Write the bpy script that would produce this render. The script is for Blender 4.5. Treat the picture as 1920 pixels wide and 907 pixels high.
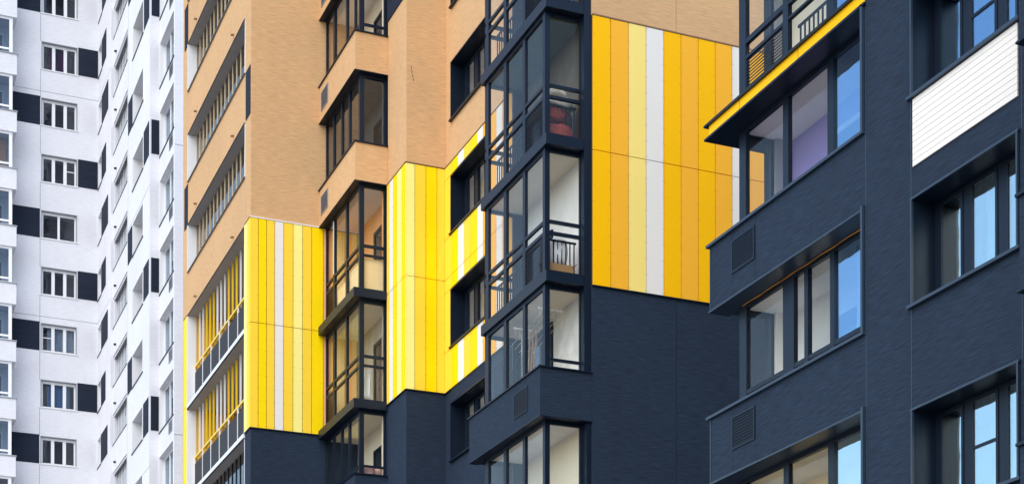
import bpy, bmesh, math, random
from mathutils import Vector, Matrix
random.seed(7)
C = bpy.context.scene.collection
for o in list(bpy.data.objects): bpy.data.objects.remove(o)
R = math.radians
scn = bpy.context.scene
# ------------------------------------------------------------------ camera
cam = bpy.data.cameras.new("camera"); camo = bpy.data.objects.new("camera", cam); C.objects.link(camo)
yaw, pitch = R(67.611), R(0.596)
camo.location = (0, 0, 0)                       # eye level is z = 0, the ground lies at -1.6
camo.rotation_euler = (R(90)+pitch, 0, yaw-R(90))
cam.sensor_width = 36; cam.sensor_fit = 'HORIZONTAL'; cam.lens = 3171.9/1920*36
cam.shift_x = (960-934.3)/1920; cam.shift_y = (1690.9-453.5)/1920
cam.clip_start = .1; cam.clip_end = 5000
scn.camera = camo
# ------------------------------------------------------------------ sky, sun, exposure
w = bpy.data.worlds.new("World"); scn.world = w; w.use_nodes = True
nt = w.node_tree; bg = nt.nodes['Background']
sky = nt.nodes.new('ShaderNodeTexSky'); sky.sky_type = 'NISHITA'; sky.sun_disc = False
SUN_EL, SUN_AZ = 44, 218                        # azimuth measured in the XY plane from +X
sky.sun_elevation = R(SUN_EL); sky.sun_rotation = R(90-SUN_AZ); sky.dust_density = 1.0; sky.air_density = 1.25; sky.ozone_density = 1.8
nt.links.new(sky.outputs[0], bg.inputs[0]); bg.inputs[1].default_value = 0.15
sl = bpy.data.lights.new("sun", 'SUN'); sun = bpy.data.objects.new("sun", sl); C.objects.link(sun)
sl.energy = 1.15; sl.angle = R(70); sl.color = (1, .92, .81)
d = Vector((math.cos(R(SUN_AZ))*math.cos(R(SUN_EL)), math.sin(R(SUN_AZ))*math.cos(R(SUN_EL)), math.sin(R(SUN_EL))))
sun.rotation_euler = d.to_track_quat('Z', 'Y').to_euler(); sun.location = (0, 0, 60)
scn.view_settings.view_transform = 'Standard'; scn.view_settings.look = 'None'
scn.view_settings.exposure = 1.0; scn.view_settings.gamma = 1; scn.view_settings.use_curve_mapping = False
scn.render.engine = 'CYCLES'
scn.cycles.max_bounces = 10; scn.cycles.transparent_max_bounces = 24; scn.cycles.diffuse_bounces = 6

# ------------------------------------------------------------------ materials
def newmat(name):
    m = bpy.data.materials.new(name); m.use_nodes = True
    n = m.node_tree; p = n.nodes['Principled BSDF']; return m, n, p
def mat(name, col, rough=.6, metal=0., var=.06, nscale=2.0, bump=0., bscale=60., spec=.5):
    m, n, p = newmat(name)
    tc = n.nodes.new('ShaderNodeTexCoord'); no = n.nodes.new('ShaderNodeTexNoise')
    no.inputs['Scale'].default_value = nscale; no.inputs['Detail'].default_value = 4
    n.links.new(tc.outputs['Object'], no.inputs['Vector'])
    mx = n.nodes.new('ShaderNodeMix'); mx.data_type = 'RGBA'
    mx.inputs[6].default_value = [c*(1-var) for c in col]+[1]; mx.inputs[7].default_value = [min(1, c*(1+var)) for c in col]+[1]
    n.links.new(no.outputs['Fac'], mx.inputs[0]); n.links.new(mx.outputs[2], p.inputs['Base Color'])
    p.inputs['Roughness'].default_value = rough; p.inputs['Metallic'].default_value = metal
    p.inputs['Specular IOR Level'].default_value = spec
    if bump:
        n2 = n.nodes.new('ShaderNodeTexNoise'); n2.inputs['Scale'].default_value = bscale; n2.inputs['Detail'].default_value = 3
        n.links.new(tc.outputs['Object'], n2.inputs['Vector'])
        b = n.nodes.new('ShaderNodeBump'); b.inputs['Strength'].default_value = bump; b.inputs['Distance'].default_value = .01
        n.links.new(n2.outputs['Fac'], b.inputs['Height']); n.links.new(b.outputs[0], p.inputs['Normal'])
    return m
def ribbed(name, col, var=.2, bump=.5, hu=5., hz=30., rough=.85, large=.08):
    """facade plaster combed into short level streaks"""
    m, n, p = newmat(name)
    tc = n.nodes.new('ShaderNodeTexCoord'); sp = n.nodes.new('ShaderNodeSeparateXYZ'); n.links.new(tc.outputs['Object'], sp.inputs[0])
    def M(op, a, b):
        q = n.nodes.new('ShaderNodeMath'); q.operation = op
        for i, v in enumerate((a, b)):
            if isinstance(v, (int, float)): q.inputs[i].default_value = v
            else: n.links.new(v, q.inputs[i])
        return q.outputs[0]
    u = M('ADD', sp.outputs[0], sp.outputs[1])
    cb = n.nodes.new('ShaderNodeCombineXYZ'); n.links.new(M('MULTIPLY', u, hu), cb.inputs[0]); n.links.new(M('MULTIPLY', sp.outputs[2], hz), cb.inputs[2])
    no = n.nodes.new('ShaderNodeTexNoise'); no.inputs['Scale'].default_value = 1; no.inputs['Detail'].default_value = 3; no.inputs['Roughness'].default_value = .6
    n.links.new(cb.outputs[0], no.inputs['Vector'])
    cr = n.nodes.new('ShaderNodeValToRGB'); cr.color_ramp.elements[0].position = .33; cr.color_ramp.elements[1].position = .67
    n.links.new(no.outputs['Fac'], cr.inputs[0])
    big = n.nodes.new('ShaderNodeTexNoise'); big.inputs['Scale'].default_value = .35; big.inputs['Detail'].default_value = 5
    n.links.new(tc.outputs['Object'], big.inputs['Vector'])
    mx = n.nodes.new('ShaderNodeMix'); mx.data_type = 'RGBA'
    mx.inputs[6].default_value = [c*(1-var) for c in col]+[1]; mx.inputs[7].default_value = [min(1, c*(1+var)) for c in col]+[1]
    n.links.new(cr.outputs[0], mx.inputs[0])
    m2 = n.nodes.new('ShaderNodeMix'); m2.data_type = 'RGBA'; m2.blend_type = 'MULTIPLY'; m2.inputs[0].default_value = 1
    n.links.new(mx.outputs[2], m2.inputs[6])
    mr = n.nodes.new('ShaderNodeMapRange'); mr.inputs['From Min'].default_value = .3; mr.inputs['From Max'].default_value = .7
    mr.inputs['To Min'].default_value = 1-large; mr.inputs['To Max'].default_value = 1+large
    n.links.new(big.outputs['Fac'], mr.inputs[0]); n.links.new(mr.outputs[0], m2.inputs[7])
    n.links.new(m2.outputs[2], p.inputs['Base Color']); p.inputs['Roughness'].default_value = rough
    p.inputs['Specular IOR Level'].default_value = .3
    b = n.nodes.new('ShaderNodeBump'); b.inputs['Strength'].default_value = bump; b.inputs['Distance'].default_value = .012
    n.links.new(no.outputs['Fac'], b.inputs['Height']); n.links.new(b.outputs[0], p.inputs['Normal'])
    return m
def glass(name, tint=(.82, .86, .88), ior=1.7, gain=1.3, add=.03, refl=(.92, .96, 1), wavy=True):
    m, n, p = newmat(name); n.nodes.remove(p); out = n.nodes['Material Output']
    tr = n.nodes.new('ShaderNodeBsdfTransparent'); tr.inputs[0].default_value = (*tint, 1)
    gl = n.nodes.new('ShaderNodeBsdfGlossy'); gl.inputs['Roughness'].default_value = .015; gl.inputs[0].default_value = (*refl, 1)
    fr = n.nodes.new('ShaderNodeFresnel'); ge = n.nodes.new('ShaderNodeNewGeometry'); mr = n.nodes.new('ShaderNodeMapRange')
    mr.inputs['To Min'].default_value = ior; mr.inputs['To Max'].default_value = 1/ior       # same reflection seen from either side of the thin pane
    n.links.new(ge.outputs['Backfacing'], mr.inputs[0]); n.links.new(mr.outputs[0], fr.inputs[0])
    ma = n.nodes.new('ShaderNodeMath'); ma.operation = 'MULTIPLY_ADD'; ma.inputs[1].default_value = gain; ma.inputs[2].default_value = add; ma.use_clamp = True
    n.links.new(fr.outputs[0], ma.inputs[0])
    tc = n.nodes.new('ShaderNodeTexCoord'); no = n.nodes.new('ShaderNodeTexNoise'); no.inputs['Scale'].default_value = 1.6
    n.links.new(tc.outputs['Object'], no.inputs['Vector'])
    b = n.nodes.new('ShaderNodeBump'); b.inputs['Strength'].default_value = .25; b.inputs['Distance'].default_value = .02
    n.links.new(no.outputs['Fac'], b.inputs['Height'])
    if wavy: n.links.new(b.outputs[0], gl.inputs['Normal'])
    else: gl.inputs['Roughness'].default_value = 0
    mx = n.nodes.new('ShaderNodeMixShader'); n.links.new(ma.outputs[0], mx.inputs[0]); n.links.new(tr.outputs[0], mx.inputs[1]); n.links.new(gl.outputs[0], mx.inputs[2])
    n.links.new(mx.outputs[0], out.inputs[0]); return m

M = {}
M['beige'] = ribbed('beige_plaster', (.60, .36, .175), .13, .4, 3.2, 38, large=.05)
M['navy'] = ribbed('navy_plaster', (.0118, .0235, .0455), .45, .6, 3, 62)
M['white'] = ribbed('white_plaster', (.68, .68, .72), .06, .3, 2.5, 22, large=.04)
M['black_panel'] = ribbed('dark_cladding', (.0085, .0145, .031), .25, .5, .4, 14)
M['frame'] = mat('navy_metal', (.0045, .0105, .023), .4, .0, .12, 3, spec=.28)
M['edge'] = mat('navy_trim_edge_light', (.020, .036, .060), .4, 0, .1, spec=.5)  # lighter copy of the navy metal, light caught on edges painted in
M['black_metal'] = mat('black_metal', (.012, .016, .026), .45, 0, .1)
M['white_metal'] = mat('white_metal', (.78, .78, .80), .4, 0, .03)
M['grey_metal'] = mat('grey_metal', (.30, .31, .34), .45, 0, .06)
M['soffit'] = mat('grey_soffit', (.34, .32, .31), .7, 0, .1)
M['amber'] = mat('amber_panel', (.98, .50, .0), .5, 0, .03, .8, .05, 200, .12)
M['ochre'] = mat('ochre_panel', (.94, .45, .03), .5, 0, .03, .8, .05, 200, .12)
M['straw'] = mat('straw_panel', (.94, .72, .20), .5, 0, .03, .8, .05, 200, .12)
M['lemon'] = mat('lemon_panel', (.97, .67, .0), .5, 0, .03, .8, .05, 200, .12)  # wide wall's paints again, the brighter left side put into their colour
M['maize'] = mat('maize_panel', (.96, .63, .045), .5, 0, .03, .8, .05, 200, .12)
M['pale'] = mat('pale_lemon_panel', (.95, .82, .24), .5, 0, .03, .8, .05, 200, .12)
M['whitep'] = mat('white_panel', (.80, .745, .68), .5, 0, .03, .8, .05, 200, .12)
M['gap'] = mat('dark_gap', (.03, .025, .02), .8)
M['brown'] = mat('brown_trim', (.25, .14, .06), .5)
M['rivet'] = mat('rivet_metal', (.30, .20, .08), .5)
M['glass'] = glass('window_glass', (.985, .985, .97), 1.42, .5, .0, (.98, .95, .88), False)
M['glass_r'] = glass('coated_window_glass', (.78, .88, .94), 2.0, 1.7, .16, (.50, .76, 1.0))  # gloss tinted blue to strengthen the reflected sky
M['glass_c'] = glass('coated_glass_pale_sky', (.85, .95, .97), 2.0, 1.8, .30, (.86, 1.0, 1.0))  # same coated glass, lower panes' brighter sky reflection put into its gloss
M['glass_r2'] = glass('grey_reflective_glass', (.62, .68, .74), 1.5, 1.0, .02, (.8, .9, 1))
M['glass_w'] = glass('warm_tinted_glass', (.74, .66, .50), 1.45, .9, .0)
M['glass_d'] = glass('tinted_window_glass', (.66, .70, .74), 1.5, 1.0, .0)
M['concrete'] = mat('raw_concrete', (.46, .41, .34), .85, 0, .35, 3, .2, 20)
M['cream'] = mat('cream_wall_paint', (.84, .75, .60), .8, 0, .08, 2)
M['orange'] = mat('orange_wall_paint', (.86, .42, .18), .8, 0, .1, 2)
M['tan'] = mat('tan_wall_paint', (.80, .60, .34), .8, 0, .12, 2)
M['greygreen'] = mat('greygreen_ceiling', (.34, .42, .35), .8, 0, .15, 2)
M['ltgrey'] = mat('light_grey_paint', (.82, .80, .78), .8, 0, .1, 2)
M['mottled'] = mat('mottled_plaster', (.70, .68, .65), .8, 0, .35, 2.6)
M['purple'] = mat('violet_wall_paint', (.32, .25, .62), .8, 0, .1, 2)
M['yellowwall'] = mat('yellow_wall_paint', (.80, .46, .03), .7, 0, .08, 1)
M['brightyellow'] = mat('yellow_bar_paint', (.84, .55, .01), .4)
M['yellowcream'] = mat('pale_yellow_wall_paint', (.86, .66, .28), .8, 0, .06, 1)
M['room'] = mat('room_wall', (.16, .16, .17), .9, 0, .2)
M['curtain'] = mat('sheer_curtain', (.70, .76, .82), .9, 0, .06, 4)
M['plum'] = mat('plum_curtain', (.16, .03, .12), .9, 0, .2, 4)
M['bluecurtain'] = mat('blue_curtain', (.25, .45, .72), .9, 0, .1, 4)  # on the navy block this blue is sky light put into the cloth
M['panelgrey'] = mat('dark_grey_railing_panel', (.035, .033, .036), .6, 0, .06, spec=.15)
M['ground'] = mat('asphalt_ground', (.27, .26, .25), .9, 0, .2, .3)
M['straw2'] = mat('straw_bar_paint', (.58, .49, .34), .5)
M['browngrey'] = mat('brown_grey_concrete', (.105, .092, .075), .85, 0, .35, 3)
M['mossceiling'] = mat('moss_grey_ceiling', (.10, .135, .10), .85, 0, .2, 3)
M['core'] = mat('core_concrete', (.20, .20, .21), .9)

# ------------------------------------------------------------------ mesh helpers
class MB:
    """collects boxes and other shapes, builds ONE mesh object with any number of materials"""
    def __init__(s): s.v = []; s.f = []; s.m = []; s.mats = []
    def mi(s, m):
        if m not in s.mats: s.mats.append(m)
        return s.mats.index(m)
    def box(s, x0, x1, y0, y1, z0, z1, m):
        if x0 > x1: x0, x1 = x1, x0
        if y0 > y1: y0, y1 = y1, y0
        if z0 > z1: z0, z1 = z1, z0
        b = len(s.v); k = s.mi(m)
        s.v += [(x0, y0, z0), (x1, y0, z0), (x1, y1, z0), (x0, y1, z0), (x0, y0, z1), (x1, y0, z1), (x1, y1, z1), (x0, y1, z1)]
        for f in ((0, 3, 2, 1), (4, 5, 6, 7), (0, 1, 5, 4), (1, 2, 6, 5), (2, 3, 7, 6), (3, 0, 4, 7)):
            s.f.append(tuple(b+i for i in f)); s.m.append(k)
    def fb(s, F, s0, s1, d0, d1, z0, z1, m):
        """box on a face: F=('X',c) runs along Y and faces -X, F=('Y',c) runs along X and faces -Y; d = depth into the building"""
        if F[0] == 'X': s.box(F[1]+d0, F[1]+d1, s0, s1, z0, z1, m)
        else: s.box(s0, s1, F[1]+d0, F[1]+d1, z0, z1, m)
    def rod(s, p, q, r, m, n=8):
        p = Vector(p); q = Vector(q); a = (q-p).normalized(); t = a.cross(Vector((0, 0, 1)))
        if t.length < .01: t = Vector((1, 0, 0))
        t.normalize(); u = a.cross(t); b = len(s.v); k = s.mi(m)
        for c in (p, q):
            for i in range(n):
                g = 2*math.pi*i/n; s.v.append(tuple(c+(t*math.cos(g)+u*math.sin(g))*r))
        for i in range(n):
            j = (i+1) % n; s.f.append((b+i, b+j, b+n+j, b+n+i)); s.m.append(k)
        s.f.append(tuple(b+i for i in range(n))[::-1]); s.m.append(k)
        s.f.append(tuple(b+n+i for i in range(n))); s.m.append(k)
    def obox(s, c, size, rot, m):
        """free box with a rotation (euler)"""
        from mathutils import Euler
        e = Euler(rot).to_matrix(); b = len(s.v); k = s.mi(m)
        for z in (-.5, .5):
            for x, y in ((-.5, -.5), (.5, -.5), (.5, .5), (-.5, .5)):
                s.v.append(tuple(Vector(c)+e @ Vector((x*size[0], y*size[1], z*size[2]))))
        for f in ((0, 3, 2, 1), (4, 5, 6, 7), (0, 1, 5, 4), (1, 2, 6, 5), (2, 3, 7, 6), (3, 0, 4, 7)):
            s.f.append(tuple(b+i for i in f)); s.m.append(k)
    def build(s, name, parent=None, bevel=0, smooth=False):
        me = bpy.data.meshes.new(name); me.from_pydata(s.v, [], s.f); me.update()
        for m in s.mats: me.materials.append(M[m])
        me.polygons.foreach_set('material_index', s.m)
        if smooth: me.polygons.foreach_set('use_smooth', [True]*len(s.f))
        o = bpy.data.objects.new(name, me); C.objects.link(o)
        if parent:
            o.parent = parent; mw = parent
            off = Vector((0, 0, 0))
            while mw: off += mw.location; mw = mw.parent
            me.transform(Matrix.Translation(-off)); 
        if bevel:
            b = o.modifiers.new('bevel', 'BEVEL'); b.width = bevel; b.segments = 2; b.limit_method = 'ANGLE'
        return o
def thing(name, label, cat, group=None, loc=(0, 0, 0)):
    o = bpy.data.objects.new(name, None); C.objects.link(o); o.location = loc; o['label'] = label; o['category'] = cat
    if group: o['group'] = group
    return o
def tag(o, label, cat, group=None):
    o['label'] = label; o['category'] = cat
    if group: o['group'] = group
    return o

def wall(par, F, s0, s1, z0, z1, holes, m, th=.3, name='wall', joints_v=(), joints_z=(), jm='gap', jw=.008):
    """one facade wall with real openings; holes = (s0,s1,z0,z1)"""
    mb = MB(); ss = sorted({s0, s1, *[h[0] for h in holes], *[h[1] for h in holes]}); ss = [s for s in ss if s0 <= s <= s1]
    for a, b in zip(ss, ss[1:]):
        hs = sorted((max(h[2], z0), min(h[3], z1)) for h in holes if h[0] <= a+1e-6 and h[1] >= b-1e-6 and h[3] > z0 and h[2] < z1)
        z = z0
        for h0, h1 in hs:
            if h0 > z+1e-6: mb.fb(F, a, b, 0, th, z, h0, m)
            z = max(z, h1)
        if z < z1-1e-6: mb.fb(F, a, b, 0, th, z, z1, m)
    def clear(s, z): return not any(h[0]-.05 < s < h[1]+.05 and h[2] < z < h[3] for h in holes)
    for js in joints_v:
        mb_z = z0
        cuts = sorted((h[2], h[3]) for h in holes if h[0]-.06 < js < h[1]+.06)
        for h0, h1 in cuts+[(z1, z1)]:
            h0c = min(max(h0, z0), z1)
            if h0c > mb_z+.02: mb.fb(F, js-jw/2, js+jw/2, -.003, .01, mb_z, h0c, jm)
            mb_z = max(mb_z, min(h1, z1))
    for jz in joints_z:
        a = s0; cuts = sorted((h[0], h[1]) for h in holes if h[2]-.02 < jz < h[3]+.02)
        for h0, h1 in cuts+[(s1, s1)]:
            if h0 > a+.02: mb.fb(F, a, min(h0, s1), -.004, .01, jz-jw/2, jz+jw/2, jm)
            a = max(a, h1)
    return mb.build(name, par)

def cladding(par, F, stripes, zs, d0=-.035, d1=-.003, gap=.017, holes=(), name='striped_cladding', rivets=True):
    """tall narrow panels; zs = list of (z0,z1) rows"""
    mb = MB()
    for s0, s1, m in stripes:
        for z0, z1 in zs:
            segs = [(s0, s1, z0, z1)]
            for h in holes:
                ns = []
                for a, b, c, e in segs:
                    if h[0] >= b or h[1] <= a or h[2] >= e or h[3] <= c: ns.append((a, b, c, e)); continue
                    if h[2] > c: ns.append((a, b, c, h[2]))
                    if h[3] < e: ns.append((a, b, h[3], e))
                    lo, hi = max(c, h[2]), min(e, h[3])
                    if h[0] > a+.02: ns.append((a, h[0], lo, hi))
                    if h[1] < b-.02: ns.append((h[1], b, lo, hi))
                segs = ns
            for a, b, c, e in segs:
                if b-a < .02 or e-c < .02: continue
                mb.fb(F, a+gap/2, b-gap/2, d0, d1, c+gap/2, e-gap/2, m)
                if rivets and e-c > .5 and b-a > .15:
                    n = max(2, int((e-c)/.36)); 
                    for i in range(n+1):
                        z = c+.06+(e-c-.12)*i/n
                        for x in (a+.035, b-.035):
                            mb.fb(F, x-.006, x+.006, d0-.004, d0, z-.006, z+.006, 'rivet')
    return mb.build(name, par)

def lining(par, F, s0, s1, z0, z1, dep, m, lip=.04, t=.03, name='window_surround', sillm=None, sides=True):
    """sheet metal box lining an opening, standing a little proud of the wall, its sill with small ears"""
    mb = MB()
    if m == 'edge':      # lip's caught light and reveal's shade painted as two navy tones
        mb.fb(F, s0-t*.5, s1+t*.5, -lip, -.012, z1-t, z1+.002, 'edge'); mb.fb(F, s0-.002, s0+t, -lip, -.012, z0, z1-t, 'edge'); mb.fb(F, s1-t, s1+.002, -lip, -.012, z0, z1-t, 'edge')
        mb.fb(F, s0-.05, s1+.07, -lip-.025, -.012, z0-.045, z0, 'edge'); lip = .012; m = 'frame'
    mb.fb(F, s0-t*.5, s1+t*.5, -lip, dep, z1-t, z1+.002, m)
    if sides:
        mb.fb(F, s0-.002, s0+t, -lip, dep, z0, z1-t, m); mb.fb(F, s1-t, s1+.002, -lip, dep, z0, z1-t, m)
    mb.fb(F, s0-(.05 if lip != .012 else 0), s1+(.07 if lip != .012 else 0), -lip-(.025 if lip != .012 else 0), dep, z0-.045, z0, sillm or m)
    return mb.build(name, par)

def grid(mb, F, s0, s1, z0, z1, cols, rows, d, th, m):
    """frame = full rectangle minus glass cells (cols x rows)"""
    cols = sorted(cols); rows = sorted(rows); a = s0
    for c0, c1 in cols+[(s1, s1)]:
        if c0 > a+.001: mb.fb(F, a, c0, d, d+th, z0, z1, m)
        a = c1
    for c0, c1 in cols:
        z = z0
        for r0, r1 in rows+[(z1, z1)]:
            if r0 > z+.001: mb.fb(F, c0, c1, d+.004, d+th-.004, z, r0, m)
            z = r1
def window(par, F, s0, s1, z0, z1, cols, dep, fm='frame', gm='glass', mt=.08, mbm=.08, transoms=None, liner=None, lip=.03, sillm=None, sash=.0, name='window', label=None, room=None, gd=.045):
    mb = MB(); rows = [(z0+mbm, z1-mt)]
    grid(mb, F, s0, s1, z0, z1, cols, rows, dep, .07, fm)
    if sash:       # raised opening sash round every glass
        for c0, c1 in cols:
            mb.fb(F, c0-sash, c0, dep-.012, dep+.004, z0+mbm-sash, z1-mt+sash, fm); mb.fb(F, c1, c1+sash, dep-.012, dep+.004, z0+mbm-sash, z1-mt+sash, fm)
            mb.fb(F, c0, c1, dep-.012, dep+.004, z0+mbm-sash, z0+mbm, fm); mb.fb(F, c0, c1, dep-.012, dep+.004, z1-mt, z1-mt+sash, fm)
    for i, zt in (transoms or {}).items():
        c0, c1 = cols[i]; mb.fb(F, c0, c1, dep-.01, dep+.05, zt-.02, zt+.02, fm)
    wdw = mb.build(name, par)
    if label: wdw['label'] = label
    g = MB()
    for c0, c1 in cols: g.fb(F, c0-.003, c1+.003, dep+gd, dep+gd+.007, z0+mbm-.003, z1-mt+.003, gm)
    g.build('pane', wdw)
    if liner: lining(wdw, F, s0, s1, z0, z1, dep-.003, liner, lip, name='surround', sillm=sillm)
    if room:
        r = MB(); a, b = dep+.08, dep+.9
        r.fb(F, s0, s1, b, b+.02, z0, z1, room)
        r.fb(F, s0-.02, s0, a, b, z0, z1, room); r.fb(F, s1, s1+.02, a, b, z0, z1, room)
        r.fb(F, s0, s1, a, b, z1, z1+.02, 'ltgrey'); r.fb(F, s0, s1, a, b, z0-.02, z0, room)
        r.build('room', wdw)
    return wdw
def louvre(par, F, s0, s1, z0, z1, m='frame', fr=.03, pitch=.05, d=0., back='black_metal', proud=.02, name='vent_grille', backing=True):
    mb = MB(); mb.fb(F, s0, s1, d-proud, d, z0, z0+fr, m); mb.fb(F, s0, s1, d-proud, d, z1-fr, z1, m)
    mb.fb(F, s0, s0+fr, d-proud, d, z0+fr, z1-fr, m); mb.fb(F, s1-fr, s1, d-proud, d, z0+fr, z1-fr, m)
    if backing: mb.fb(F, s0+fr, s1-fr, d-.004, d-.002, z0+fr, z1-fr, back)
    z = z0+fr+.01
    k = mb.mi(m)
    while z < z1-fr-.01:
        # slanted blade: outer edge low
        b = len(mb.v); h = pitch*.50
        for (dd, zz) in ((d-proud, z), (d-proud, z+.012), (d-.004, z+h+.012), (d-.004, z+h)):
            for sx in (s0+fr, s1-fr):
                mb.v.append((F[1]+dd, sx, zz) if F[0] == 'X' else (sx, F[1]+dd, zz))
        for q in ((0, 1, 3, 2), (2, 3, 5, 4), (4, 5, 7, 6), (6, 7, 1, 0)):
            mb.f.append(tuple(b+i for i in q)); mb.m.append(k)
        z += pitch
    return mb.build(name, par)

def glazing(par, name, xg, yg, y1, xr, z0, z1, colsL, colsR, fm='frame', gm='glass', rails=(), end=None, mt=.07, mbm=.05, corner=.10, th=.07,
            louv=None, bars=(), mw=.09, barm='frame'):
    """corner-glazed balcony: long side on plane X=xg (Y from yg to y1), short side on plane Y=yg (X from xg to xr)
       colsL / colsR = glass ranges; rails = level bars (z0,z1); louv = index of the long-side column that is louvred below the rails"""
    mb = MB(); FL = ('X', xg); FR = ('Y', yg)
    cuts = [z0+mbm]; 
    for r in sorted(rails): cuts += [r[0], r[1]]
    cuts.append(z1-mt); rows = [(cuts[i], cuts[i+1]) for i in range(0, len(cuts), 2)]
    grid(mb, FL, yg+corner, y1, z0, z1, colsL, rows, 0, th, fm)
    mb.box(xg-.012, xg+corner, yg-.012, yg+corner, z0, z1, fm)          # corner post
    if colsR: grid(mb, FR, xg+corner, xr, z0, z1, colsR, rows, 0, th, fm)
    if end:  # far end, faces +Y
        e0, e1 = end; mb.box(e0, e1, y1-th, y1, z0, z0+mbm, fm); mb.box(e0, e1, y1-th, y1, z1-mt, z1, fm); mb.box(e1-.05, e1, y1-th, y1, z0+mbm, z1-mt, fm)
        for r in rails: mb.box(e0, e1-.05, y1-th, y1, r[0], r[1], fm)
    o = mb.build(name, par)
    g = MB()
    for i, (c0, c1) in enumerate(colsL):
        for j, (r0, r1) in enumerate(rows):
            if louv is not None and i == louv and j == 0: continue
            g.fb(FL, c0, c1, th*.5, th*.5+.006, r0, r1, gm)
    for c0, c1 in colsR or ():
        for r0, r1 in rows: g.fb(FR, c0, c1, th*.5, th*.5+.006, r0, r1, gm)
    if end: g.box(end[0]+.05, end[1]-.05, y1-th*.5, y1-th*.5+.006, z0+mbm, z1-mt, gm)
    g.build('pane', o)
    if louv is not None:
        c0, c1 = colsL[louv]; louvre(o, FL, c0-.01, c1+.01, rows[0][0]-.01, rows[0][1]+.01, fm, .025, .055, .05, proud=.055, name='louvre_panel', backing=False)
    for (F, s0, s1, n, zz0, zz1) in bars:
        rb = MB(); dd = .20
        rb.fb(F, s0, s1, dd, dd+.03, zz1-.04, zz1, barm); rb.fb(F, s0, s1, dd, dd+.03, zz0, zz0+.03, barm)
        for i in range(n):
            s = s0+(s1-s0)*(i+.5)/n; rb.fb(F, s-.011, s+.011, dd+.004, dd+.026, zz0+.03, zz1-.04, barm)
        rb.build('railing', o)
    return o
def interior(glz, x0, xb, y0, y1, z0, z1, wm, cm, fm='concrete', endm=None, nearm=None, xpier=None, door=None, doorm='frame', pierm='frame'):
    """back wall, ceiling, floor, side walls of a balcony room, and the door and window in its back wall"""
    b = MB(); b.box(xb, xb+.05, y0, y1, z0, z1, wm); b.build('back_wall', glz)
    c = MB(); c.box(x0, xb, y0, y1, z1-.03, z1, cm); c.box(x0, xb, y0, y1, z0, z0+.03, fm); c.build('ceiling', glz)
    if nearm: n = MB(); n.box(x0, xb, y0-.05, y0, z0+.03, z1-.03, nearm); n.build('side_wall', glz)
    if endm: n = MB(); n.box(x0, xb, y1, y1+.05, z0+.03, z1-.03, endm); n.build('end_wall', glz)
    if xpier: n = MB(); n.box(xpier, xb, y1-.06, y1, z0+.03, z1-.03, pierm); n.build('pier', glz)
    if door:
        a, e, zb, zt = door; F = ('X', xb); m = MB()
        mid = a+(e-a)*.45
        grid(m, F, a, e, zb, zt, [(a+.09, mid-.05), (mid+.05, e-.09)], [(zb+.12, zt-.09)], -.05, .06, doorm)
        m.fb(F, a+.09, mid-.05, -.02, -.01, zb+.12, zt-.09, 'glass_d'); m.fb(F, mid+.05, e-.09, -.02, -.01, zb+.12, zt-.09, 'glass_d')
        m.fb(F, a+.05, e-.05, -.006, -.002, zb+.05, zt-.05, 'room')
        m.build('balcony_door', glz)

# ------------------------------------------------------------------ ground
g = MB(); g.box(-900, 900, -900, 900, -1.7, -1.6, 'ground'); go = g.build('ground'); go['kind'] = 'structure'

# ================================================================== MIDDLE TOWER (beige / yellow / navy)
ZB, ZT = -1.6, 33.0
tower = thing('apartment_tower', 'tall stepped apartment tower in beige, striped yellow and navy cladding, in the middle', 'apartment tower', loc=(16, 45, ZB))
ZY0, ZY1, ZYM = 13.965, 19.965, 16.965
ZONES = ((ZB, ZY0, 'navy'), (ZY0, ZY1, 'gap'), (ZY1, ZT, 'beige'))
def zoned(F, s0, s1, holes, th=.3, jv=(), jz=()):
    for z0, z1, m in ZONES:
        hs = [h for h in holes if h[3] > z0 and h[2] < z1]
        wall(tower, F, s0, s1, z0, z1, hs, m, th, {'navy': 'navy_wall', 'gap': 'panel_backing', 'beige': 'beige_wall'}[m], jv if m != 'gap' else (), jz if m != 'gap' else (), 'brown' if m == 'beige' else 'frame')
def strip(F, s0, s1, z, m='brown', h=.02, p=.045, name='trim'):
    t = MB(); t.fb(F, s0, s1, -p, .01, z-h/2, z+h/2, m); t.build(name, tower)

# --- wide wall, plane Y = 33.54
FY = ('Y', 33.54)
zoned(FY, 16.05, 26, [], jv=(18.15, 22.1))
st = []; x = 16.055; seq = ['amber', 'ochre', 'straw', 'whitep', 'amber', 'ochre', 'amber', 'ochre', 'whitep', 'ochre', 'straw', 'amber', 'ochre', 'whitep', 'amber', 'ochre', 'straw', 'amber', 'ochre', 'amber', 'whitep', 'ochre']
for m in seq: st.append((x, x+.4405, m)); x += .4405
cladding(tower, FY, st, [(ZY0+.01, ZYM), (ZYM, ZY1-.02)])
strip(FY, 16.05, 26, ZY1-.005, 'brown', .03); strip(FY, 16.05, 26, ZY0, 'frame', .02)

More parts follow.
